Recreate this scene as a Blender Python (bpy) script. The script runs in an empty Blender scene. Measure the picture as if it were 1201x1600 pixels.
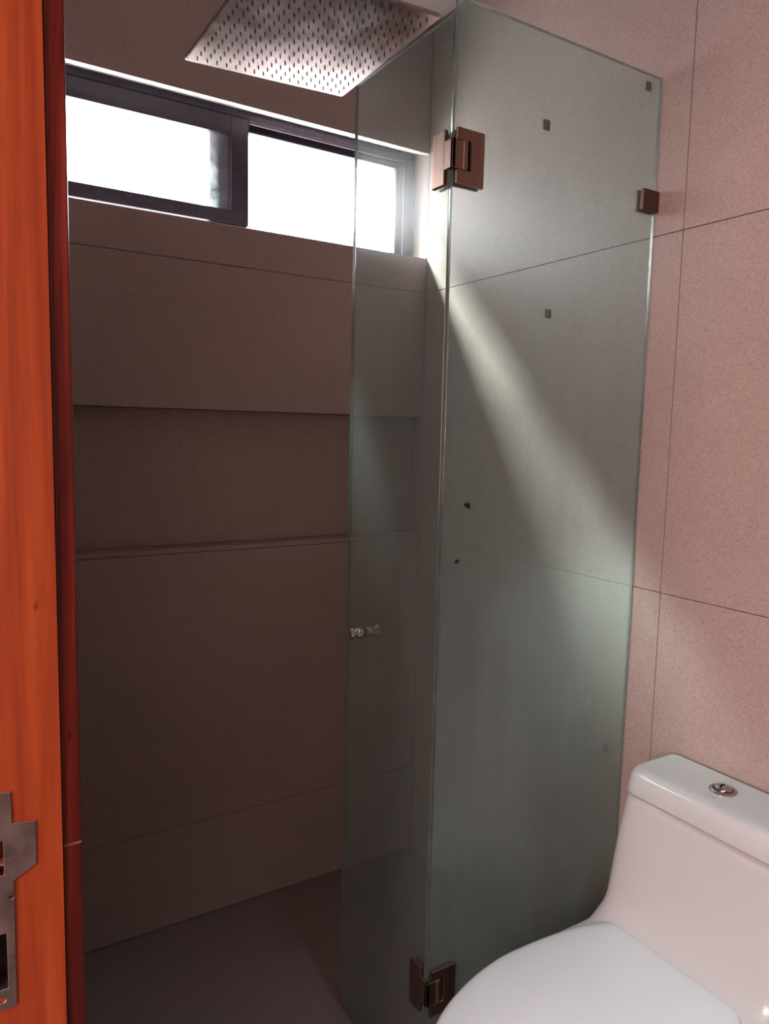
import bpy, bmesh, math, random
from mathutils import Matrix, Vector
random.seed(7)
S = bpy.context.scene
COL = S.collection
PI = math.pi

# ------------------------------------------------------------------ camera
cam_d = bpy.data.cameras.new('camera')
cam = bpy.data.objects.new('camera', cam_d)
COL.objects.link(cam)
R = ((0.84775695, 0.03756127, -0.52905321, 0.0),
     (-0.52989612, 0.10279618, -0.84180939, 0.0),
     (0.02276522, 0.99399301, 0.10704974, 1.45),
     (0, 0, 0, 1))
# camera looks along its own -Z; columns are the camera axes written in world axes
cam.matrix_world = Matrix(R)
cam_d.sensor_fit = 'VERTICAL'
cam_d.sensor_height = 36.0
cam_d.lens = 1172.0 / 1600.0 * 36.0
cam_d.clip_start = 0.02
S.camera = cam

# ------------------------------------------------------------------ light
W = bpy.data.worlds.new('sky'); S.world = W; W.use_nodes = True
bg = W.node_tree.nodes['Background']
bg.inputs[0].default_value = (0.97, 0.92, 0.97, 1); bg.inputs[1].default_value = 18.0

sun_d = bpy.data.lights.new('hazy_sun', 'SUN'); sun_d.energy = 58.0; sun_d.angle = math.radians(14)
sun_d.color = (0.88, 0.98, 0.97)
sun = bpy.data.objects.new('hazy_sun', sun_d); COL.objects.link(sun)
sun.rotation_euler = Vector((1.06, -1.0, -1.33)).to_track_quat('-Z', 'Y').to_euler()

def area(name, loc, d, sx, sy, e, col):
    l = bpy.data.lights.new(name, 'AREA'); l.shape = 'RECTANGLE'; l.size = sx; l.size_y = sy
    l.energy = e; l.color = col
    o = bpy.data.objects.new(name, l); COL.objects.link(o); o.location = loc
    o.rotation_euler = Vector(d).to_track_quat('-Z', 'Y').to_euler()
    return o
# added fill light before the solid hall wall
area('added_hall_fill', (-1.88, -0.35, 1.65), (1, 0, 0), 1.3, 1.1, 100.0, (1.0, 0.75, 0.70))
# added cool fill from above to brighten the toilet; no fitting exists
dl = area('added_toilet_fill', (0.80, 0.05, 2.70), (0, 0.05, -1), 0.3, 0.3, 6.0, (0.70, 0.89, 1.0))
dl.data.spread = math.radians(75)
portal = area('shower_window_portal', (0.80, 2.24, 2.17), (0, -1, 0), 1.25, 0.36, 1.0, (1, 1, 1))
portal.data.cycles.is_portal = True

S.view_settings.view_transform = 'Standard'
S.view_settings.look = 'None'
S.view_settings.gamma = 1.0
S.view_settings.use_curve_mapping = False
S.view_settings.exposure = 0.0
try:
    S.cycles.transparent_max_bounces = 24
    S.cycles.max_bounces = 12
    S.cycles.diffuse_bounces = 6
except Exception:
    pass

# ------------------------------------------------------------------ materials
def newmat(name):
    m = bpy.data.materials.new(name); m.use_nodes = True
    nt = m.node_tree; b = nt.nodes['Principled BSDF']
    return m, nt, b
def N(nt, t, **kw):
    n = nt.nodes.new(t)
    for k, v in kw.items():
        if k in n.inputs: n.inputs[k].default_value = v
        else: setattr(n, k, v)
    return n
def coords(nt, scale=(1, 1, 1), rot=(0, 0, 0)):
    g = nt.nodes.new('ShaderNodeNewGeometry')
    mp = nt.nodes.new('ShaderNodeMapping'); mp.inputs['Scale'].default_value = scale
    mp.inputs['Rotation'].default_value = rot
    nt.links.new(g.outputs['Position'], mp.inputs['Vector'])
    return mp.outputs['Vector']
def noise(nt, vec, scale, detail=3, rough=0.5, dist=0.0):
    n = nt.nodes.new('ShaderNodeTexNoise'); n.inputs['Scale'].default_value = scale
    n.inputs['Detail'].default_value = detail; n.inputs['Roughness'].default_value = rough
    n.inputs['Distortion'].default_value = dist
    nt.links.new(vec, n.inputs['Vector']); return n.outputs['Fac']
def ramp(nt, fac, stops):
    r = nt.nodes.new('ShaderNodeValToRGB'); e = r.color_ramp.elements
    while len(e) < len(stops): e.new(0.5)
    for i, (p, c) in enumerate(stops):
        e[i].position = p; e[i].color = (*c, 1) if len(c) == 3 else c
    nt.links.new(fac, r.inputs[0]); return r.outputs[0]
def mixc(nt, a, b, fac, mode='MIX'):
    m = nt.nodes.new('ShaderNodeMix'); m.data_type = 'RGBA'; m.blend_type = mode
    for sock, v in ((6, a), (7, b)):
        if hasattr(v, 'links'): nt.links.new(v, m.inputs[sock])
        else: m.inputs[sock].default_value = (*v, 1)
    if hasattr(fac, 'links'): nt.links.new(fac, m.inputs[0])
    else: m.inputs[0].default_value = fac
    return m.outputs[2]
def math_(nt, op, a, b):
    m = nt.nodes.new('ShaderNodeMath'); m.operation = op
    for i, v in enumerate((a, b)):
        if hasattr(v, 'links'): nt.links.new(v, m.inputs[i])
        else: m.inputs[i].default_value = v
    return m.outputs[0]
def bump(nt, b, h, strength, dist):
    n = nt.nodes.new('ShaderNodeBump'); n.inputs['Strength'].default_value = strength
    n.inputs['Distance'].default_value = dist
    nt.links.new(h, n.inputs['Height']); nt.links.new(n.outputs[0], b.inputs['Normal'])

def tile_mat(name, c, spec=1.0, rough=0.42):
    m, nt, b = newmat(name)
    v = coords(nt)
    fine = noise(nt, v, 420, 2, 0.6)
    mid = noise(nt, v, 170, 3, 0.7)
    big = noise(nt, v, 2.3, 4, 0.6)
    k = lambda f: tuple(min(1, x * f) for x in c)
    base = ramp(nt, fine, [(0.30, k(0.74)), (0.5, c), (0.72, k(1.22))])
    dark = ramp(nt, mid, [(0.30, (0.62, 0.58, 0.56)), (0.42, (1, 1, 1)), (1, (1, 1, 1))])
    base = mixc(nt, base, dark, 0.8, 'MULTIPLY')
    cl = ramp(nt, big, [(0.3, (0.90, 0.88, 0.87)), (0.7, (1.06, 1.06, 1.06))])
    base = mixc(nt, base, cl, 0.8, 'MULTIPLY')
    nt.links.new(base, b.inputs['Base Color'])
    b.inputs['Roughness'].default_value = rough
    b.inputs['Specular IOR Level'].default_value = 0.35 * spec
    bump(nt, b, fine, 0.12, 0.0006)
    return m
M = {}
M['tile'] = tile_mat('greige_porcelain_tile', (0.375, 0.28, 0.256))
M['floor_tile'] = tile_mat('floor_porcelain_tile', (0.20, 0.145, 0.13), rough=0.5)
m, nt, b = newmat('grout'); b.inputs['Roughness'].default_value = 0.9
g_ = noise(nt, coords(nt), 90, 3); nt.links.new(ramp(nt, g_, [(0.3, (0.10, 0.075, 0.066)), (0.7, (0.15, 0.115, 0.10))]), b.inputs['Base Color']); M['grout'] = m
m, nt, b = newmat('ceiling_paint'); b.inputs['Roughness'].default_value = 0.85
g_ = noise(nt, coords(nt), 12, 3); nt.links.new(ramp(nt, g_, [(0.3, (0.74, 0.67, 0.66)), (0.7, (0.78, 0.71, 0.70))]), b.inputs['Base Color']); M['paint'] = m
m, nt, b = newmat('white_reveal_plaster'); b.inputs['Roughness'].default_value = 0.7
g_ = noise(nt, coords(nt), 40, 3); nt.links.new(ramp(nt, g_, [(0.3, (0.70, 0.66, 0.62)), (0.7, (0.78, 0.74, 0.70))]), b.inputs['Base Color']); M['reveal'] = m

def wood_mat(name, c0, c1, c2, rough, coat):
    m, nt, b = newmat(name)
    v = coords(nt, (30, 30, 1.1))
    g1 = noise(nt, v, 1.6, 5, 0.62, 0.8)
    v2 = coords(nt, (170, 170, 7))
    g2 = noise(nt, v2, 1.5, 3, 0.6)
    col = ramp(nt, g1, [(0.28, c0), (0.5, c1), (0.75, c2)])
    fine = ramp(nt, g2, [(0.35, (0.80, 0.74, 0.72)), (0.6, (1, 1, 1))])
    col = mixc(nt, col, fine, 0.7, 'MULTIPLY')
    sp = noise(nt, coords(nt, (60, 60, 26)), 1.5, 1)
    spots = ramp(nt, sp, [(0.20, (0.35, 0.2, 0.18)), (0.26, (1, 1, 1))])
    col = mixc(nt, col, spots, 0.8, 'MULTIPLY')
    nt.links.new(col, b.inputs['Base Color'])
    b.inputs['Roughness'].default_value = rough
    b.inputs['Coat Weight'].default_value = coat; b.inputs['Coat Roughness'].default_value = 0.25
    bump(nt, b, g2, 0.15, 0.0008)
    return m
M['wood'] = wood_mat('orange_lacquered_wood', (0.21, 0.027, 0.005), (0.275, 0.043, 0.008), (0.35, 0.068, 0.014), 0.42, 0.12)
M['dark_wood'] = wood_mat('dark_red_lacquered_wood', (0.025, 0.002, 0.0015), (0.085, 0.007, 0.0045), (0.24, 0.036, 0.018), 0.32, 0.4)

m, nt, b = newmat('pale_wood_filler'); n1 = noise(nt, coords(nt), 200, 2); nt.links.new(ramp(nt, n1, [(0.3, (0.17, 0.045, 0.02)), (0.7, (0.26, 0.08, 0.035))]), b.inputs['Base Color']); M['filler'] = m

def metal(name, c, rough, var=0.1, scale=(1, 1, 1), ns=30):
    m, nt, b = newmat(name)
    b.inputs['Metallic'].default_value = 1.0
    n1 = noise(nt, coords(nt, scale), ns, 4, 0.6)
    k = lambda f: tuple(x * f for x in c)
    nt.links.new(ramp(nt, n1, [(0.3, k(1 - var)), (0.7, k(1 + var))]), b.inputs['Base Color'])
    rr = ramp(nt, n1, [(0.3, (rough * 0.8,) * 3), (0.7, (rough * 1.25,) * 3)])
    nt.links.new(rr, b.inputs['Roughness'])
    return m
M['bronze'] = metal('brushed_bronze_hinge_metal', (0.36, 0.25, 0.20), 0.38, 0.14, (1, 1, 0.15), 60)
M['dark_bronze'] = metal('dark_bronze_clamp_metal', (0.16, 0.10, 0.085), 0.45)
M['knob'] = metal('bright_chrome_knob', (0.75, 0.68, 0.64), 0.10)
M['chrome'] = metal('chrome', (0.42, 0.385, 0.375), 0.14)
M['plate'] = metal('dull_nickel_strike_plate', (0.26, 0.215, 0.20), 0.5, 0.15)
m, nt, b = newmat('polished_steel_shower_head'); b.inputs['Metallic'].default_value = 1
n1 = noise(nt, coords(nt), 14, 4, 0.65, 0.5); n2 = noise(nt, coords(nt), 120, 2)
nt.links.new(ramp(nt, n1, [(0.3, (0.40, 0.32, 0.325)), (0.7, (0.49, 0.40, 0.405))]), b.inputs['Base Color'])
nt.links.new(ramp(nt, n1, [(0.35, (0.16,) * 3), (0.7, (0.24,) * 3)]), b.inputs['Roughness'])
bump(nt, b, n2, 0.06, 0.0005); M['steel'] = m
m, nt, b = newmat('nozzle_silicone'); b.inputs['Roughness'].default_value = 0.5
n1 = noise(nt, coords(nt), 200, 2); nt.links.new(ramp(nt, n1, [(0.3, (0.045, 0.03, 0.03)), (0.7, (0.10, 0.075, 0.07))]), b.inputs['Base Color']); M['nozzle'] = m
m, nt, b = newmat('dark_window_aluminium'); b.inputs['Roughness'].default_value = 0.42; b.inputs['Metallic'].default_value = 0.3
n1 = noise(nt, coords(nt), 60, 4, 0.7); nt.links.new(ramp(nt, n1, [(0.3, (0.030, 0.020, 0.032)), (0.7, (0.055, 0.04, 0.058))]), b.inputs['Base Color']); M['alu'] = m
m, nt, b = newmat('white_glazed_ceramic'); b.inputs['Roughness'].default_value = 0.20
n1 = noise(nt, coords(nt), 3, 2); nt.links.new(ramp(nt, n1, [(0.3, (0.49, 0.49, 0.485)), (0.7, (0.52, 0.52, 0.515))]), b.inputs['Base Color']); M['ceramic'] = m
m, nt, b = newmat('white_seat_plastic'); b.inputs['Roughness'].default_value = 0.30
n1 = noise(nt, coords(nt), 3, 2); nt.links.new(ramp(nt, n1, [(0.3, (0.69, 0.70, 0.70)), (0.7, (0.72, 0.73, 0.73))]), b.inputs['Base Color']); M['seat'] = m
m, nt, b = newmat('grey_logo_ink'); n1 = noise(nt, coords(nt), 300, 2)
nt.links.new(ramp(nt, n1, [(0.3, (0.22, 0.17, 0.17)), (0.7, (0.28, 0.22, 0.22))]), b.inputs['Base Color']); M['ink'] = m
m, nt, b = newmat('painted_hole_shade'); n1 = noise(nt, coords(nt), 50, 2); b.inputs['Roughness'].default_value = 0.9  # near-black colour, painted-in shade for the strike plate holes
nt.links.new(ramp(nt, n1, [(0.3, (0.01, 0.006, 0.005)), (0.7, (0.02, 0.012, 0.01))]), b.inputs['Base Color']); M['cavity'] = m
m, nt, b = newmat('grey_felt_pad'); n1 = noise(nt, coords(nt), 300, 2); b.inputs['Roughness'].default_value = 0.8
nt.links.new(ramp(nt, n1, [(0.3, (0.12, 0.085, 0.08)), (0.7, (0.17, 0.125, 0.115))]), b.inputs['Base Color']); M['pad'] = m
m, nt, b = newmat('pale_translucent_pad'); n1 = noise(nt, coords(nt), 300, 2); b.inputs['Roughness'].default_value = 0.6
nt.links.new(ramp(nt, n1, [(0.3, (0.16, 0.17, 0.16)), (0.7, (0.22, 0.23, 0.22))]), b.inputs['Base Color']); b.inputs['Alpha'].default_value = 0.5; M['pale_pad'] = m
m, nt, b = newmat('fly_black'); n1 = noise(nt, coords(nt), 900, 2); b.inputs['Roughness'].default_value = 0.7
nt.links.new(ramp(nt, n1, [(0.3, (0.004, 0.002, 0.002)), (0.7, (0.01, 0.006, 0.005))]), b.inputs['Base Color']); M['fly'] = m

def glass_mat(name, tint, scum_lo, scum_hi, scum_col, rough, streak=(26, 26, 2.2), drops=0.0, rise=False):
    m, nt, b = newmat(name); nt.nodes.remove(b); out = nt.nodes['Material Output']
    tr = N(nt, 'ShaderNodeBsdfTransparent'); tr.inputs[0].default_value = (*tint, 1)
    gl = N(nt, 'ShaderNodeBsdfGlossy'); gl.inputs['Roughness'].default_value = rough
    lw = N(nt, 'ShaderNodeLayerWeight'); lw.inputs[0].default_value = 0.5
    p5 = math_(nt, 'POWER', lw.outputs['Facing'], 5.0)
    fr = math_(nt, 'MULTIPLY_ADD', p5, 0.70); fr.node.inputs[2].default_value = 0.035
    mx = N(nt, 'ShaderNodeMixShader'); nt.links.new(fr, mx.inputs[0])
    nt.links.new(tr.outputs[0], mx.inputs[1]); nt.links.new(gl.outputs[0], mx.inputs[2])
    di = N(nt, 'ShaderNodeBsdfDiffuse'); di.inputs[0].default_value = (*scum_col, 1)
    tl = N(nt, 'ShaderNodeBsdfTranslucent'); tl.inputs[0].default_value = (*scum_col, 1)
    sc = N(nt, 'ShaderNodeMixShader'); sc.inputs[0].default_value = 0.55
    nt.links.new(di.outputs[0], sc.inputs[1]); nt.links.new(tl.outputs[0], sc.inputs[2])
    s1 = noise(nt, coords(nt, streak), 1.0, 4, 0.6)
    s2 = noise(nt, coords(nt), 260, 2, 0.7)
    s3 = noise(nt, coords(nt), 3.5, 3, 0.6)
    a = math_(nt, 'MULTIPLY', s1, 0.45); c = math_(nt, 'MULTIPLY', s2, 0.30); d = math_(nt, 'MULTIPLY', s3, 0.30)
    t = math_(nt, 'ADD', math_(nt, 'ADD', a, c), d)
    fac = ramp(nt, t, [(0.40, (scum_lo,) * 3), (0.64, (scum_hi,) * 3)])
    if rise:      # more limescale lower down, where the spray hits
        g = N(nt, 'ShaderNodeNewGeometry'); sx = N(nt, 'ShaderNodeSeparateXYZ'); nt.links.new(g.outputs['Position'], sx.inputs[0])
        hgt = math_(nt, 'DIVIDE', sx.outputs['Z'], 2.3)
        hr = ramp(nt, hgt, [(0.25, (1.0,) * 3), (0.45, (0.95,) * 3), (0.70, (0.6,) * 3), (0.92, (0.32,) * 3)])
        fac = mixc(nt, fac, hr, 1.0, 'MULTIPLY')
    # dried drops and chalk specks
    vo = N(nt, 'ShaderNodeTexVoronoi'); vo.inputs['Scale'].default_value = 46; vo.inputs['Randomness'].default_value = 1
    nt.links.new(coords(nt, (1, 1, 0.55)), vo.inputs['Vector'])
    sp = ramp(nt, vo.outputs['Distance'], [(0.05, (0.7,) * 3), (0.085, (0, 0, 0))])
    rnd = ramp(nt, vo.outputs['Color'], [(0.80, (0, 0, 0)), (0.86, (1, 1, 1))])
    sp = mixc(nt, sp, rnd, 1.0, 'MULTIPLY')
    fac2 = mixc(nt, fac, sp, 0.6, 'ADD')
    fin = N(nt, 'ShaderNodeMixShader'); nt.links.new(fac2, fin.inputs[0])
    nt.links.new(mx.outputs[0], fin.inputs[1]); nt.links.new(sc.outputs[0], fin.inputs[2])
    if drops:
        bn = N(nt, 'ShaderNodeBump'); bn.inputs['Strength'].default_value = drops; bn.inputs['Distance'].default_value = 0.001
        nt.links.new(s2, bn.inputs['Height']); nt.links.new(bn.outputs[0], gl.inputs['Normal'])
    nt.links.new(fin.outputs[0], out.inputs['Surface'])
    return m
M['glass'] = glass_mat('limescaled_shower_glass', (0.86, 0.92, 0.90), 0.18, 0.28, (0.52, 0.635, 0.605), 0.12, drops=0.3, rise=True)
M['glass_door'] = glass_mat('limescaled_door_glass', (0.86, 0.92, 0.90), 0.15, 0.25, (0.55, 0.61, 0.59), 0.16, drops=0.4, rise=True)
M['pane'] = glass_mat('dusty_window_glass', (0.97, 0.985, 0.98), 0.01, 0.16, (0.7, 0.75, 0.78), 0.05, streak=(25, 25, 25))
m, nt, b = newmat('green_glass_edge'); b.inputs['Roughness'].default_value = 0.25
n1 = noise(nt, coords(nt), 25, 2); nt.links.new(ramp(nt, n1, [(0.3, (0.12, 0.165, 0.15)), (0.7, (0.19, 0.24, 0.22))]), b.inputs['Base Color'])
b.inputs['Transmission Weight'].default_value = 0.3
M['edge'] = m

# ------------------------------------------------------------------ geometry helpers
def obj(name, bm, mat, parent=None, smooth=False, bevel=0.0, seg=2, autos=None):
    me = bpy.data.meshes.new(name)
    bmesh.ops.recalc_face_normals(bm, faces=bm.faces)
    bm.to_mesh(me); bm.free()
    mats = mat if isinstance(mat, (list, tuple)) else [mat]
    for q in mats: me.materials.append(q)
    o = bpy.data.objects.new(name, me); COL.objects.link(o)
    if parent is not None: o.parent = parent
    if smooth:
        for p in me.polygons: p.use_smooth = True
    if bevel:
        bv = o.modifiers.new('bevel', 'BEVEL'); bv.width = bevel; bv.segments = seg
        bv.limit_method = 'ANGLE'; bv.angle_limit = math.radians(35); bv.harden_normals = False
    return o
def empty(name, label=None, cat=None, group=None, kind=None, loc=(0, 0, 0)):
    o = bpy.data.objects.new(name, None); COL.objects.link(o); o.location = loc
    o.empty_display_size = 0.05
    tag(o, label, cat, group, kind); return o
def tag(o, label=None, cat=None, group=None, kind=None):
    if label: o['label'] = label
    if cat: o['category'] = cat
    if group: o['group'] = group
    if kind: o['kind'] = kind
    return o
def box(bm, x0, x1, y0, y1, z0, z1, mi=0):
    v = [bm.verts.new((x, y, z)) for x in (x0, x1) for y in (y0, y1) for z in (z0, z1)]
    for q in ((0, 1, 3, 2), (4, 6, 7, 5), (0, 4, 5, 1), (2, 3, 7, 6), (0, 2, 6, 4), (1, 5, 7, 3)):
        f = bm.faces.new([v[i] for i in q]); f.material_index = mi
def B(*a):
    bm = bmesh.new()
    for q in a: box(bm, *q)
    return bm
def poly_prism(bm, pts, axis, a0, a1):
    """pts: 2-D outline in the two other axes (in xyz order), extruded along axis from a0 to a1"""
    def mk(p, a):
        l = list(p); l.insert(axis, a); return l
    v0 = [bm.verts.new(mk(p, a0)) for p in pts]; v1 = [bm.verts.new(mk(p, a1)) for p in pts]
    bm.faces.new(v0); bm.faces.new(v1[::-1])
    n = len(pts)
    for i in range(n): bm.faces.new([v0[i], v1[i], v1[(i + 1) % n], v0[(i + 1) % n]])
def rrect(x0, x1, y0, y1, rf, rb, n=8):
    """rounded rectangle, rf radius at the x0 corners, rb at the x1 corners"""
    out = []
    for (cx, cy, r, a) in ((x1 - rb, y1 - rb, rb, 0), (x0 + rf, y1 - rf, rf, 90), (x0 + rf, y0 + rf, rf, 180), (x1 - rb, y0 + rb, rb, 270)):
        for i in range(n + 1):
            t = math.radians(a + 90 * i / n); out.append((cx + r * math.cos(t), cy + r * math.sin(t)))
    return out
def loft(bm, rings, cap=True):
    vs = [[bm.verts.new(p) for p in r] for r in rings]
    n = len(vs[0])
    for a, b_ in zip(vs, vs[1:]):
        for i in range(n): bm.faces.new([a[i], a[(i + 1) % n], b_[(i + 1) % n], b_[i]])
    if cap: bm.faces.new(vs[0][::-1]); bm.faces.new(vs[-1])
def lathe(bm, prof, origin, axis, n=32):
    """prof: (r, h) pairs along axis 'x','y','z'"""
    rings = []
    for r, h in prof:
        ring = []
        for i in range(n):
            t = 2 * PI * i / n; c, s = r * math.cos(t), r * math.sin(t)
            p = {'x': (h, c, s), 'y': (c, h, s), 'z': (c, s, h)}[axis]
            ring.append(tuple(o_ + q for o_, q in zip(origin, p)))
        rings.append(ring)
    loft(bm, rings)

XR, YB, XL, ZC = 1.430, 2.053, 0.102, 2.719
YJ = 0.70          # face of the far door jamb
DN = -0.12         # face of the near door jamb
YF = -1.30         # front end of the bathroom
J = 0.0008         # half joint
T = 0.010          # tile thickness

# ------------------------------------------------------------------ walls
rows = [(0.0, 0.298), (0.298, 1.098), (1.098, 1.898), (1.898, 2.698), (2.698, ZC)]
# right wall
wr = tag(obj('wall_right', B((XR + T, XR + 0.12, YF - 0.1, YB + 0.25, 0, ZC)), M['grout']), kind='structure')
cols = [(YF, -0.513), (-0.513, 1.087), (1.087, YB)]
for z0, z1 in rows:
    for y0, y1 in cols:
        obj('tile', B((XR, XR + T - 0.0002, y0 + J, y1 - J, z0 + J, z1 - J)), M['tile'], wr, bevel=0.0006, seg=1)
# right-hand reveal of the window is the same wall, tiled on
obj('tile', B((XR, XR + T - 0.0002, YB + 0.001, YB + 0.19, 2.0095, 2.352)), M['tile'], wr, bevel=0.0006, seg=1)

# back wall: masonry with a window opening and a long shallow niche
WL, WZ0, WZ1 = 0.115, 2.007, 2.331
NZ0, NZ1, ND = 1.113, 1.499, 0.055
yb = YB + T
bm = B((XL - 0.1, XR + T, yb, YB + 0.22, 0, NZ0 - 0.001), (XL - 0.1, XR + T, YB + ND + T, YB + 0.22, NZ0 - 0.001, NZ1 + 0.001),
       (XL - 0.1, XR + T, yb, YB + 0.22, NZ1 + 0.001, WZ0 - 0.006), (XL - 0.1, XR + T, yb, YB + 0.22, 2.36, ZC),
       (XL - 0.1, WL, yb, YB + 0.22, WZ0 - 0.006, 2.36))
wb = tag(obj('wall_back', bm, M['grout']), kind='structure')
def btile(x0, x1, z0, z1, y0=YB, y1=None):
    return obj('tile', B((x0, x1, y0, (y1 or y0 + T) - 0.0002, z0, z1)), M['tile'], wb, bevel=0.0006, seg=1)
btile(XL, XR - J, J, 0.298 - J)
btile(XL, XR - J, 0.298 + J, 1.098 - J)
btile(XL, XR - J, 1.098 + J, NZ0)
btile(XL, XR - J, NZ0 + 0.001, NZ1 - 0.001, YB + ND)                       # back of the niche
obj('niche_ledge', B((XL, XR - J, YB + 0.001, YB + ND, NZ0 - 0.010, NZ0)), M['tile'], wb)
obj('niche_soffit', B((XL, XR - J, YB + 0.0015, YB + ND, NZ1, NZ1 + 0.010)), M['tile'], wb)
btile(XL, XR - J, NZ1, 1.898 - J)
obj('tile', B((XR, XR + T - 0.0002, YB + 0.0005, YB + ND + T, NZ0, NZ1)), M['tile'], wb)
btile(XL, XR - J, 1.898 + J, WZ0)
btile(XL, XR - J, WZ1, 2.698 - J)
btile(XL, XR - J, 2.698 + J, ZC)
btile(XL, WL, WZ0, WZ1)
obj('window_sill', B((WL, XR - J, YB + 0.001, YB + 0.19, WZ0 - 0.008, WZ0 - 0.0005)), M['reveal'], wb)
bm = bmesh.new()
poly_prism(bm, [(YB + 0.0005, WZ1 + 0.0), (YB + 0.012, WZ1 - 0.001), (YB + 0.08, 2.353), (YB + 0.19, 2.357), (YB + 0.19, 2.37), (YB + 0.0105, 2.36)], 0, WL, XR - J)
obj('window_reveal', bm, M['reveal'], wb)

# left wall of the bathroom (beyond the door) and its near part
bm = B((-0.06, XL - T, YJ + 0.035, YB + 0.22, 0, ZC), (-0.06, XL - T, YF, DN - 0.035, 0, ZC), (-0.06, XL - T, DN - 0.035, YJ + 0.035, 2.14, ZC))
wl = tag(obj('wall_left', bm, M['grout']), kind='structure')
for z0, z1 in rows:
    obj('tile', B((XL - T + 0.0002, XL, 0.745 + J, YB - J, z0 + J, z1 - J)), M['tile'], wl, bevel=0.0006, seg=1)
    obj('tile', B((XL - T + 0.0002, XL, YF, DN - 0.075, z0 + J, z1 - J)), M['tile'], wl, bevel=0.0006, seg=1)
obj('tile', B((XL - T + 0.0002, XL, DN - 0.073, 0.743, 2.19, 2.698 - J)), M['tile'], wl, bevel=0.0006, seg=1)

wf = tag(obj('wall_front', B((-0.06, XR + 0.12, YF - 0.1, YF - 0.002, 0, ZC)), M['tile']), kind='structure')
ce = tag(obj('ceiling', B((-2.2, XR + 0.12, -1.6, YB + 0.22, ZC, ZC + 0.1)), M['paint']), kind='structure')

fl = tag(obj('floor', B((-2.2, XR + 0.12, -1.6, YB + 0.22, -0.1, -0.009)), M['grout']), kind='structure')
for (x0, x1) in ((-1.77, -0.17), (-0.17, XR)):
    y = YB
    while y > -1.25:
        obj('tile', B((x0 + J, x1 - J, max(y - 0.8, -1.3) + J, y - J, -0.0088, 0)), M['floor_tile'], fl, bevel=0.0006, seg=1)
        y -= 0.8

# room behind the photographer: plain painted walls, kept solid to shut out the sky
tag(obj('wall_hall_near', B((-1.98, -0.06, -1.6, -1.5, 0, ZC)), M['paint']), kind='structure')
tag(obj('wall_hall_far', B((-1.98, -0.06, 1.5, 1.6, 0, ZC)), M['paint']), kind='structure')
bm = B((-2.0, -1.9, -1.6, 1.6, 0, ZC))
tag(obj('wall_hall_side', bm, M['paint']), kind='structure')

# ------------------------------------------------------------------ doorway (door_1)
d1 = empty('door_1', kind='structure')
# plate outline and holes in (x, z) on the jamb face
PX0 = 0.028
plate = [(PX0, 1.130), (0.0605, 1.130), (0.0610, 1.1005), (0.0800, 1.0985), (0.0795, 1.058), (0.0610, 1.0470), (0.0605, 0.931), (0.058, 0.928), (PX0, 0.928)]
holes = [(0.036, 0.0535, 1.055, 1.086), (0.036, 0.0540, 0.9475, 1.0000)]
screws = [(0.0475, 1.0335), (0.0585, 1.0325), (0.044, 0.9375)]
def holed(bm, x0, x1, z0, z1, hs, ya, yb_):
    xs = sorted({x0, x1, *[h[0] for h in hs], *[h[1] for h in hs]}); zs = sorted({z0, z1, *[h[2] for h in hs], *[h[3] for h in hs]})
    g = {}
    def V(i, j, y):
        k = (i, j, y)
        if k not in g: g[k] = bm.verts.new((xs[i], y, zs[j]))
        return g[k]
    solid = lambda i, j: 0 <= i < len(xs) - 1 and 0 <= j < len(zs) - 1 and not any(h[0] <= (xs[i] + xs[i + 1]) / 2 <= h[1] and h[2] <= (zs[j] + zs[j + 1]) / 2 <= h[3] for h in hs)
    for i in range(len(xs) - 1):
        for j in range(len(zs) - 1):
            if not solid(i, j): continue
            bm.faces.new([V(i, j, ya), V(i + 1, j, ya), V(i + 1, j + 1, ya), V(i, j + 1, ya)])
            bm.faces.new([V(i, j, yb_), V(i, j + 1, yb_), V(i + 1, j + 1, yb_), V(i + 1, j, yb_)])
            for (di, dj, a, b_) in ((-1, 0, (i, j), (i, j + 1)), (1, 0, (i + 1, j), (i + 1, j + 1)), (0, -1, (i, j), (i + 1, j)), (0, 1, (i, j + 1), (i + 1, j + 1))):
                if not solid(i + di, j + dj): bm.faces.new([V(*a, ya), V(*b_, ya), V(*b_, yb_), V(*a, yb_)])
ZCR = 1.064        # old joint across the jamb and the casing
gap = 0.0005
# upper and lower lengths of the far jamb; the latch hole straddles the joint
hl = (0.034, 0.0555, 1.053, 1.088)
bm = bmesh.new(); holed(bm, -0.062, XL, 0.0, ZCR - gap, [(0.034, 0.056, 0.9455, 1.0020), (hl[0], hl[1], hl[2], ZCR)], YJ, YJ + 0.034)
tag(obj('door_jamb', bm, M['wood'], d1, bevel=0.0012), label='orange lacquered lower length of the jamb with the strike plate')
bm = bmesh.new(); holed(bm, -0.062, XL, ZCR + gap, 2.10, [(hl[0], hl[1], ZCR, hl[3])], YJ, YJ + 0.034)
tag(obj('door_jamb', bm, M['wood'], d1, bevel=0.0012), label='orange lacquered upper length of the jamb')
obj('door_jamb', B((-0.062, XL, DN - 0.034, DN, 0, 2.10)), M['wood'], d1, bevel=0.0012)
obj('door_head', B((-0.062, XL, DN - 0.034, YJ + 0.034, 2.101, 2.138)), M['wood'], d1, bevel=0.0012)
# a thin scar line where the two jamb lengths meet, slightly sunk filler
obj('joint_filler', B((-0.062, XL - 0.0008, YJ + 0.0002, YJ + 0.03, ZCR - gap - 0.0004, ZCR + gap + 0.0004)), M['filler'], d1)
obj('joint_filler', B((XL + 0.0015, 0.1184, YJ + 0.0037, YJ + 0.04, ZCR + 0.001 - gap - 0.0004, ZCR + 0.001 + gap + 0.0004)), M['filler'], d1)
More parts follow.
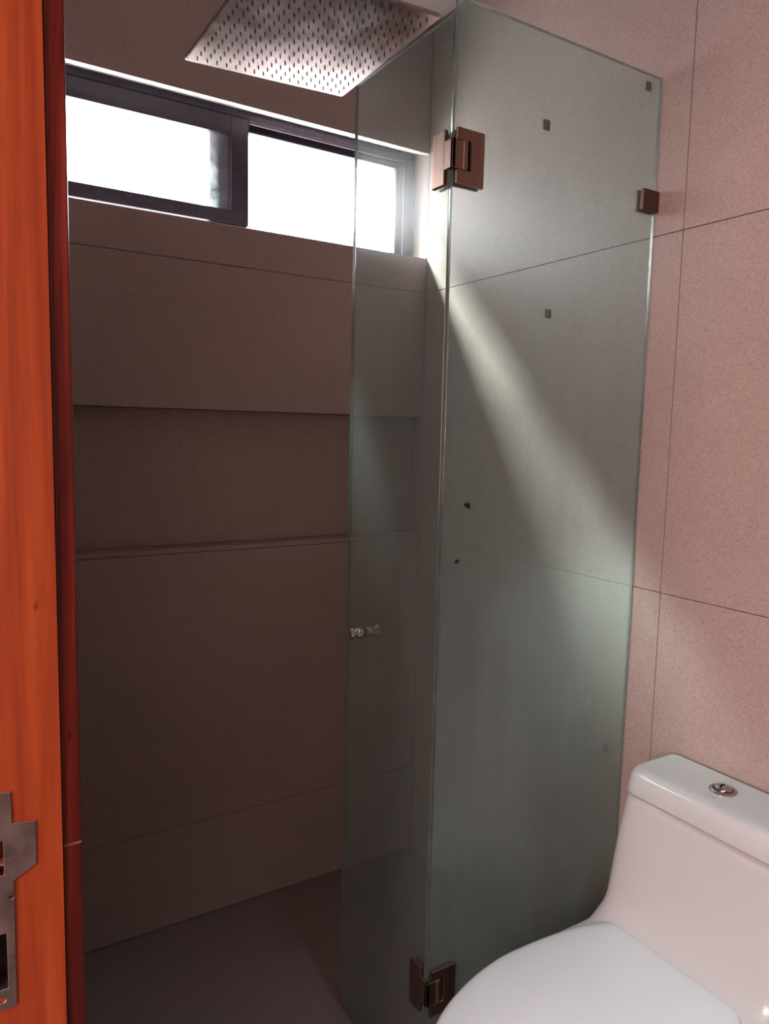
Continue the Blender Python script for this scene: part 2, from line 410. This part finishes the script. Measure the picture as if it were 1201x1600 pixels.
# casing (architrave) standing proud on the wall, seen edge-on
def casing(y0, y1, z0, z1): return obj('door_casing', B((XL + 0.0003, 0.1192, y0, y1, z0, z1)), M['dark_wood'], d1, bevel=0.0018)
tag(casing(YJ + 0.0035, YJ + 0.044, 0, ZCR + 0.001 - gap), label='dark red lower length of the casing edge')
tag(casing(YJ + 0.0035, YJ + 0.044, ZCR + 0.001 + gap, 2.137), label='dark red upper length of the casing edge')
casing(DN - 0.070, DN - 0.004, 0, 2.137); casing(DN - 0.070, YJ + 0.044, 2.1385, 2.188)
# strike plate
def tri_plate(outline, hs, y0, y1):
    bm = bmesh.new()
    from mathutils.geometry import delaunay_2d_cdt
    pts = [Vector(p) for p in outline]; edges = [(i, (i + 1) % len(outline)) for i in range(len(outline))]
    loops = []
    for h in hs:
        k = len(pts); pts += [Vector(p) for p in h]; edges += [(k + i, k + (i + 1) % len(h)) for i in range(len(h))]
    vs, es, fs, *_ = delaunay_2d_cdt(pts, edges, [], 0, 1e-7)
    def inside(p, poly):
        c = False; n = len(poly)
        for i in range(n):
            a, b_ = poly[i], poly[(i + 1) % n]
            if (a[1] > p[1]) != (b_[1] > p[1]) and p[0] < (b_[0] - a[0]) * (p[1] - a[1]) / (b_[1] - a[1]) + a[0]: c = not c
        return c
    keep = []
    for f in fs:
        c = sum((vs[i] for i in f), Vector((0, 0))) / len(f)
        if inside(c, outline) and not any(inside(c, h) for h in hs): keep.append(f)
    A = {}; Bv = {}
    for i in {i for f in keep for i in f}:
        A[i] = bm.verts.new((vs[i][0], y0, vs[i][1])); Bv[i] = bm.verts.new((vs[i][0], y1, vs[i][1]))
    cnt = {}
    for f in keep:
        bm.faces.new([A[i] for i in f]); bm.faces.new([Bv[i] for i in reversed(f)])
        for a, b_ in zip(f, list(f[1:]) + [f[0]]): cnt.setdefault(frozenset((a, b_)), []).append((a, b_))
    for k, l in cnt.items():
        if len(l) == 1:
            a, b_ = l[0]; bm.faces.new([A[a], Bv[a], Bv[b_], A[b_]])
    return bm
hs = [[(h[0], h[2]), (h[1], h[2]), (h[1], h[3]), (h[0], h[3])] for h in holes]
hs += [[(x + 0.0018 * math.cos(2 * PI * i / 12), z + 0.0018 * math.sin(2 * PI * i / 12)) for i in range(12)] for x, z in screws[:2]]
hs += [[(0.036, 0.9350), (0.0500, 0.9350), (0.0515, 0.9365), (0.0515, 0.9385), (0.0500, 0.9400), (0.036, 0.9400)]]
sp = tag(obj('strike_plate', tri_plate(plate, hs, YJ - 0.0016, YJ - 0.0001), M['plate'], d1, bevel=0.0004, seg=1), label='dull nickel strike plate with a lip and two bolt holes')
def pocket(x0, x1, z0, z1, dep, mat):  # liner boxes whose dark colour stands for the shade inside the bolt holes
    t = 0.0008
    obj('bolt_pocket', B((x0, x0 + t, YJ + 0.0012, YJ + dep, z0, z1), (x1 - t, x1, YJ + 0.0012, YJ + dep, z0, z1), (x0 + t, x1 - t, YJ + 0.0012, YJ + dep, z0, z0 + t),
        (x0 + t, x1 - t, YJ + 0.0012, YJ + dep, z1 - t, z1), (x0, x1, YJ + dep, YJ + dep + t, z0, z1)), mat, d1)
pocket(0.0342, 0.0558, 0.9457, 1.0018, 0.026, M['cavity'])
pocket(0.0342, 0.0553, 1.0532, 1.0878, 0.012, M['dark_wood'])
for x, z in screws[:2]:
    bm = bmesh.new(); lathe(bm, [(0.0016, YJ - 0.0010), (0.0016, YJ - 0.0004)], (x, 0, z), 'y', 12); obj('screw', bm, M['cavity'], sp)

# ------------------------------------------------------------------ window
w1 = empty('window_1', kind='structure')
fy = YB + 0.080
XW0, XW1, ZT = WL + 0.002, XR - 0.002, 2.351
ZB = WZ0 + 0.0
bm = B((XW0, XW1, fy, fy + 0.062, 2.331, ZT),                                  # head
       (XW0, XW1, fy, fy + 0.062, ZB - 0.006 + 0.006, ZB + 0.012),              # sill track
       (XW0, XW0 + 0.030, fy, fy + 0.062, ZB + 0.012, 2.331), (1.400, XW1, fy, fy + 0.062, ZB + 0.012, 2.331))
obj('outer_frame', bm, M['alu'], w1, bevel=0.0012)
# guide ribs under the head and on the right jamb
for k, dy in enumerate((0.0, 0.026, 0.052)):
    obj('guide_rib', B((0.853, 1.400, fy + dy, fy + dy + 0.003, 2.318, 2.331)), M['alu'], w1)
for dy in (0.0, 0.026, 0.052):
    obj('guide_rib', B((1.386, 1.400, fy + dy, fy + dy + 0.003, ZB + 0.012, 2.318)), M['alu'], w1)
def sash(x0, x1, z0, z1, y0, y1, sl, sr, rb, rt, label):
    bm = B((x0, x0 + sl, y0, y1, z0, z1), (x1 - sr, x1, y0, y1, z0, z1), (x0 + sl, x1 - sr, y0, y1, z0, z0 + rb), (x0 + sl, x1 - sr, y0, y1, z1 - rt, z1))
    s = tag(obj('sliding_sash', bm, M['alu'], w1, bevel=0.0015), label=label)
    ym = (y0 + y1) / 2
    obj('window_pane', B((x0 + sl - 0.004, x1 - sr + 0.004, ym - 0.002, ym + 0.002, z0 + rb - 0.004, z1 - rt + 0.004)), M['pane'], s)
    return s
sash(XW0 + 0.031, 0.8515, 2.0335, 2.3305, fy + 0.002, fy + 0.024, 0.05, 0.053, 0.0375, 0.053, 'left sliding sash on the inner track')
sash(0.745, 1.384, 2.0200, 2.3180, fy + 0.029, fy + 0.050, 0.058, 0.010, 0.014, 0.012, 'right sliding sash on the outer track')

# ------------------------------------------------------------------ shower glass
YG, XG = 1.1635, 0.8634          # outer faces
def pane_obj(name, x0, x1, y0, y1, z0, z1, thin, mat, parent):
    bm = B((x0, x1, y0, y1, z0, z1))
    bm.normal_update()
    for f in bm.faces:
        if abs(f.normal[thin]) < 0.5: f.material_index = 1
    return obj(name, bm, [mat, M['edge']], parent, bevel=0.0007, seg=1)
fx = empty('fixed_shower_panel', 'tall fixed clear glass panel with limescale standing behind the toilet', 'glass panel', loc=(XG + 0.28, YG + 0.004, 0))
def child(o, p):            # keep world placement under an offset empty
    o.parent = p; o.matrix_parent_inverse = Matrix.Translation(p.location).inverted(); return o
kids = []
kids.append(pane_obj('glass_pane', XG + 0.001, XR - 0.003, YG, YG + 0.008, 0.006, 2.236, 1, M['glass'], None))
for (x, z, w, h, mk) in ((1.099, 2.067, 0.0090, 0.0100, 'pad'), (1.126, 1.700, 0.0085, 0.0090, 'pad'), (1.394, 2.214, 0.0085, 0.0095, 'pad'), (1.377, 0.709, 0.0085, 0.0085, 'pad'), (1.081, 0.361, 0.0085, 0.0095, 'pale_pad')):
    bm = bmesh.new(); poly_prism(bm, [(a, b_) for a, b_ in rrect(x - w, x + w, z - h, z + h, 0.002, 0.002, 3)], 1, YG + 0.0082, YG + 0.0102)
    kids.append(tag(obj('glue_pad', bm, M[mk]), label='small square grey pad left on the glass' if mk == 'pad' else 'faint pale square pad left on the glass'))
# wall clamp
def clamp(zc):
    c = obj('wall_clamp', B((1.378, XR - 0.0005, YG - 0.009, YG - 0.0003, zc - 0.0225, zc + 0.0225), (1.378, XR - 0.0005, YG + 0.0083, YG + 0.017, zc - 0.0225, zc + 0.0225),
            (XR - 0.0028, XR - 0.0005, YG - 0.009, YG + 0.017, zc - 0.0225, zc + 0.0225)), M['dark_bronze'], None, bevel=0.0014)
    kids.append(c)
clamp(1.971); clamp(0.130)
kids.append(obj('floor_channel', B((XG + 0.08, XR - 0.004, YG - 0.002, YG - 0.0004, 0.0005, 0.012), (XG + 0.08, XR - 0.004, YG + 0.0084, YG + 0.010, 0.0005, 0.012), (XG + 0.08, XR - 0.004, YG - 0.002, YG + 0.010, 0.0005, 0.004)), M['dark_bronze']))
for k in kids: child(k, fx)

dr = empty('shower_door', 'narrow clear glass shower door swung inward, hinged on the fixed panel', 'shower door', loc=(XG + 0.004, YG + 0.19, 0))
kids = [pane_obj('glass_pane', XG, XG + 0.008, YG + 0.0115, 1.535, 0.024, 2.212, 0, M['glass_door'], None)]
fkids = []
def hinge(zc):
    h = obj('hinge', B((XG - 0.0085, XG - 0.0003, 1.1800, 1.2190, zc - 0.050, zc + 0.050)), M['bronze'], None, bevel=0.0016)
    tag(h, label='brushed bronze hinge clamped on the door glass')
    # leaf on the fixed panel with a window cut for the knuckle
    x0, x1 = XG + 0.0035, XG + 0.067
    bm = bmesh.new(); holed(bm, x0, x1, zc - 0.050, zc + 0.050, [(x0, x0 + 0.032, zc - 0.024, zc + 0.029)], YG - 0.0080, YG - 0.0004)
    fkids.append(tag(obj('hinge_leaf', bm, M['bronze'], None, bevel=0.0014), label='brushed bronze hinge leaf clamped on the fixed panel'))
    bm = B((x0 + 0.003, x1, YG + 0.0084, YG + 0.0150, zc - 0.05, zc + 0.05)); fkids.append(obj('hinge_leaf', bm, M['bronze'], None, bevel=0.0014))
    bm = B((XG + 0.0083, XG + 0.015, 1.1835, 1.219, zc - 0.05, zc + 0.05)); obj('hinge_leaf', bm, M['bronze'], h, bevel=0.0014)
    # knuckle: the door leaf's tongue wrapping to a barrel
    bm = bmesh.new(); lathe(bm, [(0.0068, zc - 0.0232), (0.0068, zc + 0.0282)], (XG + 0.0225, YG - 0.0030, 0), 'z', 20)
    box(bm, XG - 0.0082, XG + 0.0200, YG - 0.0074, YG - 0.0012, zc - 0.0232, zc + 0.0282)
    box(bm, XG - 0.0082, XG - 0.0005, YG - 0.0074, 1.182, zc - 0.0232, zc + 0.0282)
    obj('hinge_knuckle', bm, M['bronze'], h, smooth=False, bevel=0.0008, seg=1)
    kids.append(h)
hinge(1.958); hinge(0.288)
for k in fkids: child(k, fx)
# knob through the glass near its free edge
kb = bmesh.new()
pr = [(0.0125, -0.0345), (0.0138, -0.0335), (0.0138, -0.0250), (0.0120, -0.0235), (0.0095, -0.0200), (0.0090, -0.0170), (0.0120, -0.0140), (0.0130, -0.0125), (0.0130, -0.0030), (0.0120, -0.0004)]
lathe(kb, pr, (XG, 1.4625, 0.986), 'x', 36)
k1 = obj('door_knob', kb, M['knob'], None, smooth=True); tag(k1, label='round chrome door knob clamped through the glass')
k1.modifiers.new('e', 'EDGE_SPLIT').split_angle = math.radians(50)
kb = bmesh.new(); lathe(kb, [(0.0120, 0.0084), (0.0130, 0.0110), (0.0130, 0.0205), (0.0090, 0.0250), (0.0095, 0.0280), (0.0138, 0.0330), (0.0138, 0.0415), (0.0125, 0.0425)], (XG, 1.4625, 0.986), 'x', 36)
k2 = obj('knob_back', kb, M['chrome'], k1, smooth=True); k2.modifiers.new('e', 'EDGE_SPLIT').split_angle = math.radians(50)
kids.append(k1)
bm = bmesh.new(); poly_prism(bm, rrect(1.187, 1.203, 2.172, 2.192, 0.003, 0.003, 3), 0, XG + 0.0082, XG + 0.0102)
kids.append(tag(obj('glue_pad', bm, M['pale_pad']), label='faint pale square pad left on the glass'))
for k in kids: child(k, dr)

# ------------------------------------------------------------------ shower head
ex = Vector((0.99779972, 0.0274082, 0.0603697)).normalized()
ey = Vector((0.0192225, 0.99883262, -0.04431579)); ey = (ey - ex * ey.dot(ex)).normalized()
ez = ex.cross(ey)
HZ = 2.2496
corners = [Vector((0.5345, 1.709, HZ)), Vector((0.933, 1.668, HZ)), Vector((0.908, 1.272, HZ)), Vector((0.516, 1.300, HZ))]
hc = sum(corners, Vector()) / 4
HS = 0.196
HM = Matrix.Translation(hc) @ Matrix((ex, ey, ez)).transposed().to_4x4()
sh = empty('rain_shower_head', 'square polished steel rain shower head hanging under the ceiling', 'shower head')
sh.matrix_world = HM
bm = bmesh.new()
def ring_(s, r, z): return [(x, y, z) for x, y in rrect(-s, s, -s, s, r, r, 6)]
loft(bm, [ring_(HS - 0.0025, 0.007, 0), ring_(HS, 0.009, 0.0015), ring_(HS, 0.009, 0.007), ring_(HS - 0.001, 0.008, 0.008)])
pl = obj('spray_plate', bm, M['steel'], sh)
bm = bmesh.new()
n = 17
for i in range(n):
    for j in range(n):
        x = (i - (n - 1) / 2) * 0.0218; y = (j - (n - 1) / 2) * 0.0218
        lathe(bm, [(0.0017, 0.0), (0.0015, -0.0032), (0.0009, -0.0040)], (x, y, 0), 'z', 8)
nz = tag(obj('nozzle', bm, M['nozzle'], pl), kind='stuff')
bm = bmesh.new(); loft(bm, [ring_(0.03, 0.008, 0.0082), ring_(0.028, 0.008, 0.020)]); lathe(bm, [(0.016, 0.020), (0.019, 0.030), (0.014, 0.042)], (0, 0, 0), 'z', 24)
obj('ball_joint', bm, M['chrome'], sh, bevel=0.001)
# vertical supply pipe from the ceiling, in the head's own frame
inv = HM.inverted()
bm = bmesh.new(); top = hc + ez * 0.040
lathe(bm, [(0.011, top.z), (0.011, ZC - 0.0105)], (top.x, top.y, 0), 'z', 24); lathe(bm, [(0.03, ZC - 0.010), (0.032, ZC - 0.0015)], (top.x, top.y, 0), 'z', 32)
bm.transform(inv); obj('supply_pipe', bm, M['chrome'], sh)

# ------------------------------------------------------------------ toilet
TY = 0.836
to = empty('toilet', 'white one-piece toilet with closed lid in front of the glass panel', 'toilet', loc=(1.05, TY, 0))
def rr3(x0, x1, hw, rf, rb, z, n=8): return [(x, y + TY, z) for x, y in rrect(x0, x1, -hw - 0.010, hw + 0.010, rf, rb, n)]
def egg(xt, xr, hw, z, rear=0.12, n=48, p=2.25):
    """bowl outline: tip at xt, straight rear at xr with half width hw*? (superellipse front)"""
    hw += 0.010; cx = xt + (xr - xt) * 0.56; out = []
    for i in range(n):
        t = 2 * PI * i / n; c, s = math.cos(t), math.sin(t)
        sx = abs(c) ** (2 / p) * (1 if c > 0 else -1); sy = abs(s) ** (2 / p) * (1 if s > 0 else -1)
        x = cx + (xr - cx) * sx if c > 0 else cx + (cx - xt) * sx
        out.append((x, TY + hw * sy, z))
    return out
bm = bmesh.new()
# tank
loft(bm, [rr3(1.10, 1.415, 0.135, 0.05, 0.02, 0.02), rr3(1.10, 1.415, 0.150, 0.06, 0.02, 0.20), rr3(1.12, 1.415, 0.178, 0.06, 0.02, 0.34), rr3(1.150, 1.415, 0.198, 0.055, 0.02, 0.400), rr3(1.176, 1.415, 0.199, 0.055, 0.02, 0.425),
          rr3(1.200, 1.415, 0.1965, 0.05, 0.02, 0.440), rr3(1.217, 1.415, 0.194, 0.042, 0.02, 0.456), rr3(1.227, 1.415, 0.193, 0.037, 0.02, 0.478), rr3(1.236, 1.415, 0.1915, 0.035, 0.02, 0.53),
          rr3(1.245, 1.415, 0.188, 0.034, 0.02, 0.60), rr3(1.252, 1.415, 0.184, 0.034, 0.02, 0.65), rr3(1.2575, 1.415, 0.1785, 0.034, 0.02, 0.6985)])
# deck between tank and bowl
loft(bm, [rr3(1.00, 1.40, 0.15, 0.04, 0.03, 0.25), rr3(0.98, 1.40, 0.185, 0.05, 0.03, 0.36), rr3(0.98, 1.40, 0.191, 0.05, 0.03, 0.410), rr3(1.01, 1.40, 0.188, 0.05, 0.03, 0.424), rr3(1.04, 1.40, 0.180, 0.05, 0.03, 0.431)])
# bowl and pedestal
loft(bm, [egg(0.80, 1.30, 0.115, 0.0), egg(0.79, 1.30, 0.118, 0.03), egg(0.80, 1.30, 0.11, 0.12), egg(0.76, 1.28, 0.135, 0.22), egg(0.70, 1.25, 0.165, 0.32), egg(0.672, 1.24, 0.174, 0.38), egg(0.670, 1.24, 0.175, 0.405)])
tmp = obj('toilet_body', bm, M['ceramic'])
rm = tmp.modifiers.new('r', 'REMESH'); rm.mode = 'VOXEL'; rm.voxel_size = 0.006; rm.use_smooth_shade = True
smo = tmp.modifiers.new('s', 'SMOOTH'); smo.factor = 0.5; smo.iterations = 26
dg = bpy.context.evaluated_depsgraph_get(); dg.update()
me = bpy.data.meshes.new_from_object(tmp.evaluated_get(dg)); tmp.modifiers.clear(); old = tmp.data; tmp.data = me; bpy.data.meshes.remove(old)
me.name = 'toilet_body'
for p in me.polygons: p.use_smooth = True
child(tmp, to)

# tank lid
def smooth_split(o, a=40):
    for p in o.data.polygons: p.use_smooth = True
    o.modifiers.new('e', 'EDGE_SPLIT').split_angle = math.radians(a); return o
bm = bmesh.new()
rs = [(0.6992, 0.0085), (0.7014, 0.0075), (0.7018, 0.0030), (0.7032, 0.0006), (0.715, 0.0015), (0.728, 0.0045), (0.738, 0.0085), (0.7445, 0.0135), (0.7480, 0.0195), (0.7497, 0.0275), (0.7503, 0.042)]
rings = []
for z, d in rs:
    k = max(d, 0)
    rings.append(rr3(1.2545 + d, 1.422 - k * 0.25, 0.181 - (d if d < 0 else d * 0.55), max(0.012, 0.040 - k * 0.3), 0.014, z, 10))
loft(bm, rings)
tl = smooth_split(obj('tank_lid', bm, M['ceramic'])); child(tl, to)
# flush button
bx, by, bz = 1.348, 0.848, 0.7503
bm = bmesh.new(); lathe(bm, [(0.0265, bz), (0.0268, bz + 0.002), (0.0235, bz + 0.0042), (0.0205, bz + 0.0040), (0.0195, bz + 0.0015), (0.0190, bz + 0.0010)], (bx, by, 0), 'z', 48)
fb = smooth_split(obj('flush_button', bm, M['chrome'])); tag(fb, label='round chrome dual flush button'); child(fb, to)
def half_btn(sgn, name):
    bm = bmesh.new(); R_ = 0.0185; pts = []
    # outline: half disc whose straight side is bowed, giving the crescent / oval split
    nseg = 28; cut = 0.001
    ang0 = math.radians(20)
    for i in range(nseg + 1):
        t = ang0 + (PI * i / nseg) + (0 if sgn > 0 else PI)
        pts.append((R_ * math.cos(t), R_ * math.sin(t)))
    p0, p1 = pts[-1], pts[0]
    for i in range(1, 14):
        f = i / 14; x = p0[0] + (p1[0] - p0[0]) * f; y = p0[1] + (p1[1] - p0[1]) * f
        bow = math.sin(PI * f) * 0.0055 + 0.0006 * sgn
        nx, ny = -math.sin(ang0), math.cos(ang0)
        pts.append((x + nx * bow, y + ny * bow))
    cxm = sum(p[0] for p in pts) / len(pts); cym = sum(p[1] for p in pts) / len(pts)
    rings = []
    for s, h in ((1.0, 0.0012), (0.99, 0.0050), (0.94, 0.0066), (0.80, 0.0080), (0.55, 0.0090), (0.25, 0.0094)):
        rings.append([(bx + cxm + (x - cxm) * s * 0.965, by + cym + (y - cym) * s * 0.965, bz + h) for x, y in pts])
    loft(bm, rings); return smooth_split(obj(name, bm, M['chrome'], fb), 50)
for sg in (1, -1):
    h = half_btn(sg, 'button_half'); h.parent = fb; h.matrix_parent_inverse = fb.matrix_world.inverted() if False else Matrix.Translation(to.location).inverted() @ Matrix.Translation(to.location)
# tiny worn lettering beside the button: thin strokes
bm = bmesh.new()
a = Vector((1.3035, 0.857)); b2 = Vector((1.3050, 0.8350)); dv = (b2 - a)
for i in range(6):
    p = a + dv * ((i + 0.5) / 6); L = dv.length / 6 * 0.78; u = dv.normalized(); w = Vector((-u.y, u.x)); hh = 0.0011 if i < 5 else 0.0014
    q = [p - u * L / 2 - w * hh, p + u * L / 2 - w * hh, p + u * L / 2 + w * hh, p - u * L / 2 + w * hh]
    poly_prism(bm, [(v.x, v.y) for v in q], 2, 0.7500, 0.75045)
lg = obj('lettering', bm, M['ink']); child(lg, to); tag(lg, label='tiny worn grey lettering beside the flush button')

# seat and closed seat lid
def lid_outline(g=0.0):
    half = [(1.2105 - g, 0.0), (1.2100 - g, 0.08), (1.2080 - g, 0.125 - g), (1.196 - g, 0.142 - g), (1.165, 0.155 - g), (1.12, 0.166 - g), (1.06, 0.1735 - g), (1.00, 0.1765 - g), (0.93, 0.1760 - g), (0.86, 0.1640 - g),
            (0.80, 0.1460 - g), (0.75, 0.1240 - g), (0.71, 0.0985 - g), (0.685, 0.0740 - g), (0.668, 0.0440 - g), (0.660 + g, 0.0)]
    # Catmull-Rom refine
    half = [(x, y * 1.057) for x, y in half]
    full = [(x, y) for x, y in half] + [(x, -y) for x, y in half[-2:0:-1]]
    out = []; m_ = len(full)
    for i in range(m_):
        p0, p1, p2, p3 = (Vector(full[(i + k) % m_]) for k in (-1, 0, 1, 2))
        for s in (0, 0.25, 0.5, 0.75):
            out.append(0.5 * ((2 * p1) + (p2 - p0) * s + (2 * p0 - 5 * p1 + 4 * p2 - p3) * s * s + (3 * p1 - p0 - 3 * p2 + p3) * s ** 3))
    return out
base = lid_outline(); cen = Vector((0.95, 0))
def lr(s, z, cx=0.95): return [(cx + (p.x - cx) * s, TY + p.y * s, z) for p in base]
def shrink(d, z):      # inset by roughly a constant distance
    out = []; n_ = len(base)
    for i, p in enumerate(base):
        t = (base[(i + 1) % n_] - base[i - 1]).normalized(); nrm = Vector((-t.y, t.x))
        if nrm.dot(cen - p) < 0: nrm = -nrm
        out.append((p.x + nrm.x * d, TY + p.y + nrm.y * d, z))
    return out
def ls(d, z): return [(0.93 + (p.x - 0.93) * (1 - d / 0.27), TY + p.y * (1 - d / 0.186), z) for p in base]
bm = bmesh.new(); loft(bm, [shrink(0.006, 0.4075), shrink(0.004, 0.410), shrink(0.004, 0.419), shrink(0.006, 0.4215)])
st = smooth_split(obj('seat', bm, M['seat'])); child(st, to)
bm = bmesh.new(); loft(bm, [shrink(0.003, 0.4225), shrink(0.0005, 0.4245), shrink(0.0, 0.431), shrink(0.001, 0.436), shrink(0.004, 0.4400), shrink(0.009, 0.4425), ls(0.018, 0.4440), ls(0.036, 0.4451), ls(0.08, 0.4462), ls(0.13, 0.4467)])
sl = smooth_split(obj('seat_lid', bm, M['seat']), 60); child(sl, to)

# ------------------------------------------------------------------ drain flies on the fixed panel
def fly(x, z, s, rot, label):
    f = empty('drain_fly', label, 'fly', loc=(x, YG - 0.0012, z))
    bm = bmesh.new(); lathe(bm, [(0.0002, -0.0028), (0.0009, -0.002), (0.0011, 0), (0.0009, 0.0012), (0.0006, 0.0016), (0.0008, 0.0022), (0.0002, 0.0030)], (0, 0, 0), 'z', 10)
    o = obj('fly_body', bm, M['fly'], f, smooth=True)
    for sg in (-1, 1):
        bm = bmesh.new(); poly_prism(bm, [(0, 0.0012), (sg * 0.0018, 0.0016), (sg * 0.0038, 0.0002), (sg * 0.0036, -0.0018), (sg * 0.0016, -0.0024)], 1, 0.0002, 0.0006)
        obj('wing', bm, M['fly'], f)
    bm = bmesh.new()
    for sg in (-1, 1):
        for a in (0.0016, 0.0002, -0.0014):
            poly_prism(bm, [(0, a), (sg * 0.0035, a + 0.0012), (sg * 0.0035, a + 0.0015), (0, a + 0.0004)], 1, -0.0002, 0.0001)
    obj('legs', bm, M['fly'], f)
    f.scale = (s, s * 0.8, s); f.rotation_euler = (0, rot, 0)
    return f
fly(0.924, 1.308, 2.1, 0.5, 'small black drain fly with spread wings on the glass panel')
fly(0.902, 1.197, 1.4, -0.6, 'smaller black drain fly, the lower one on the glass panel')
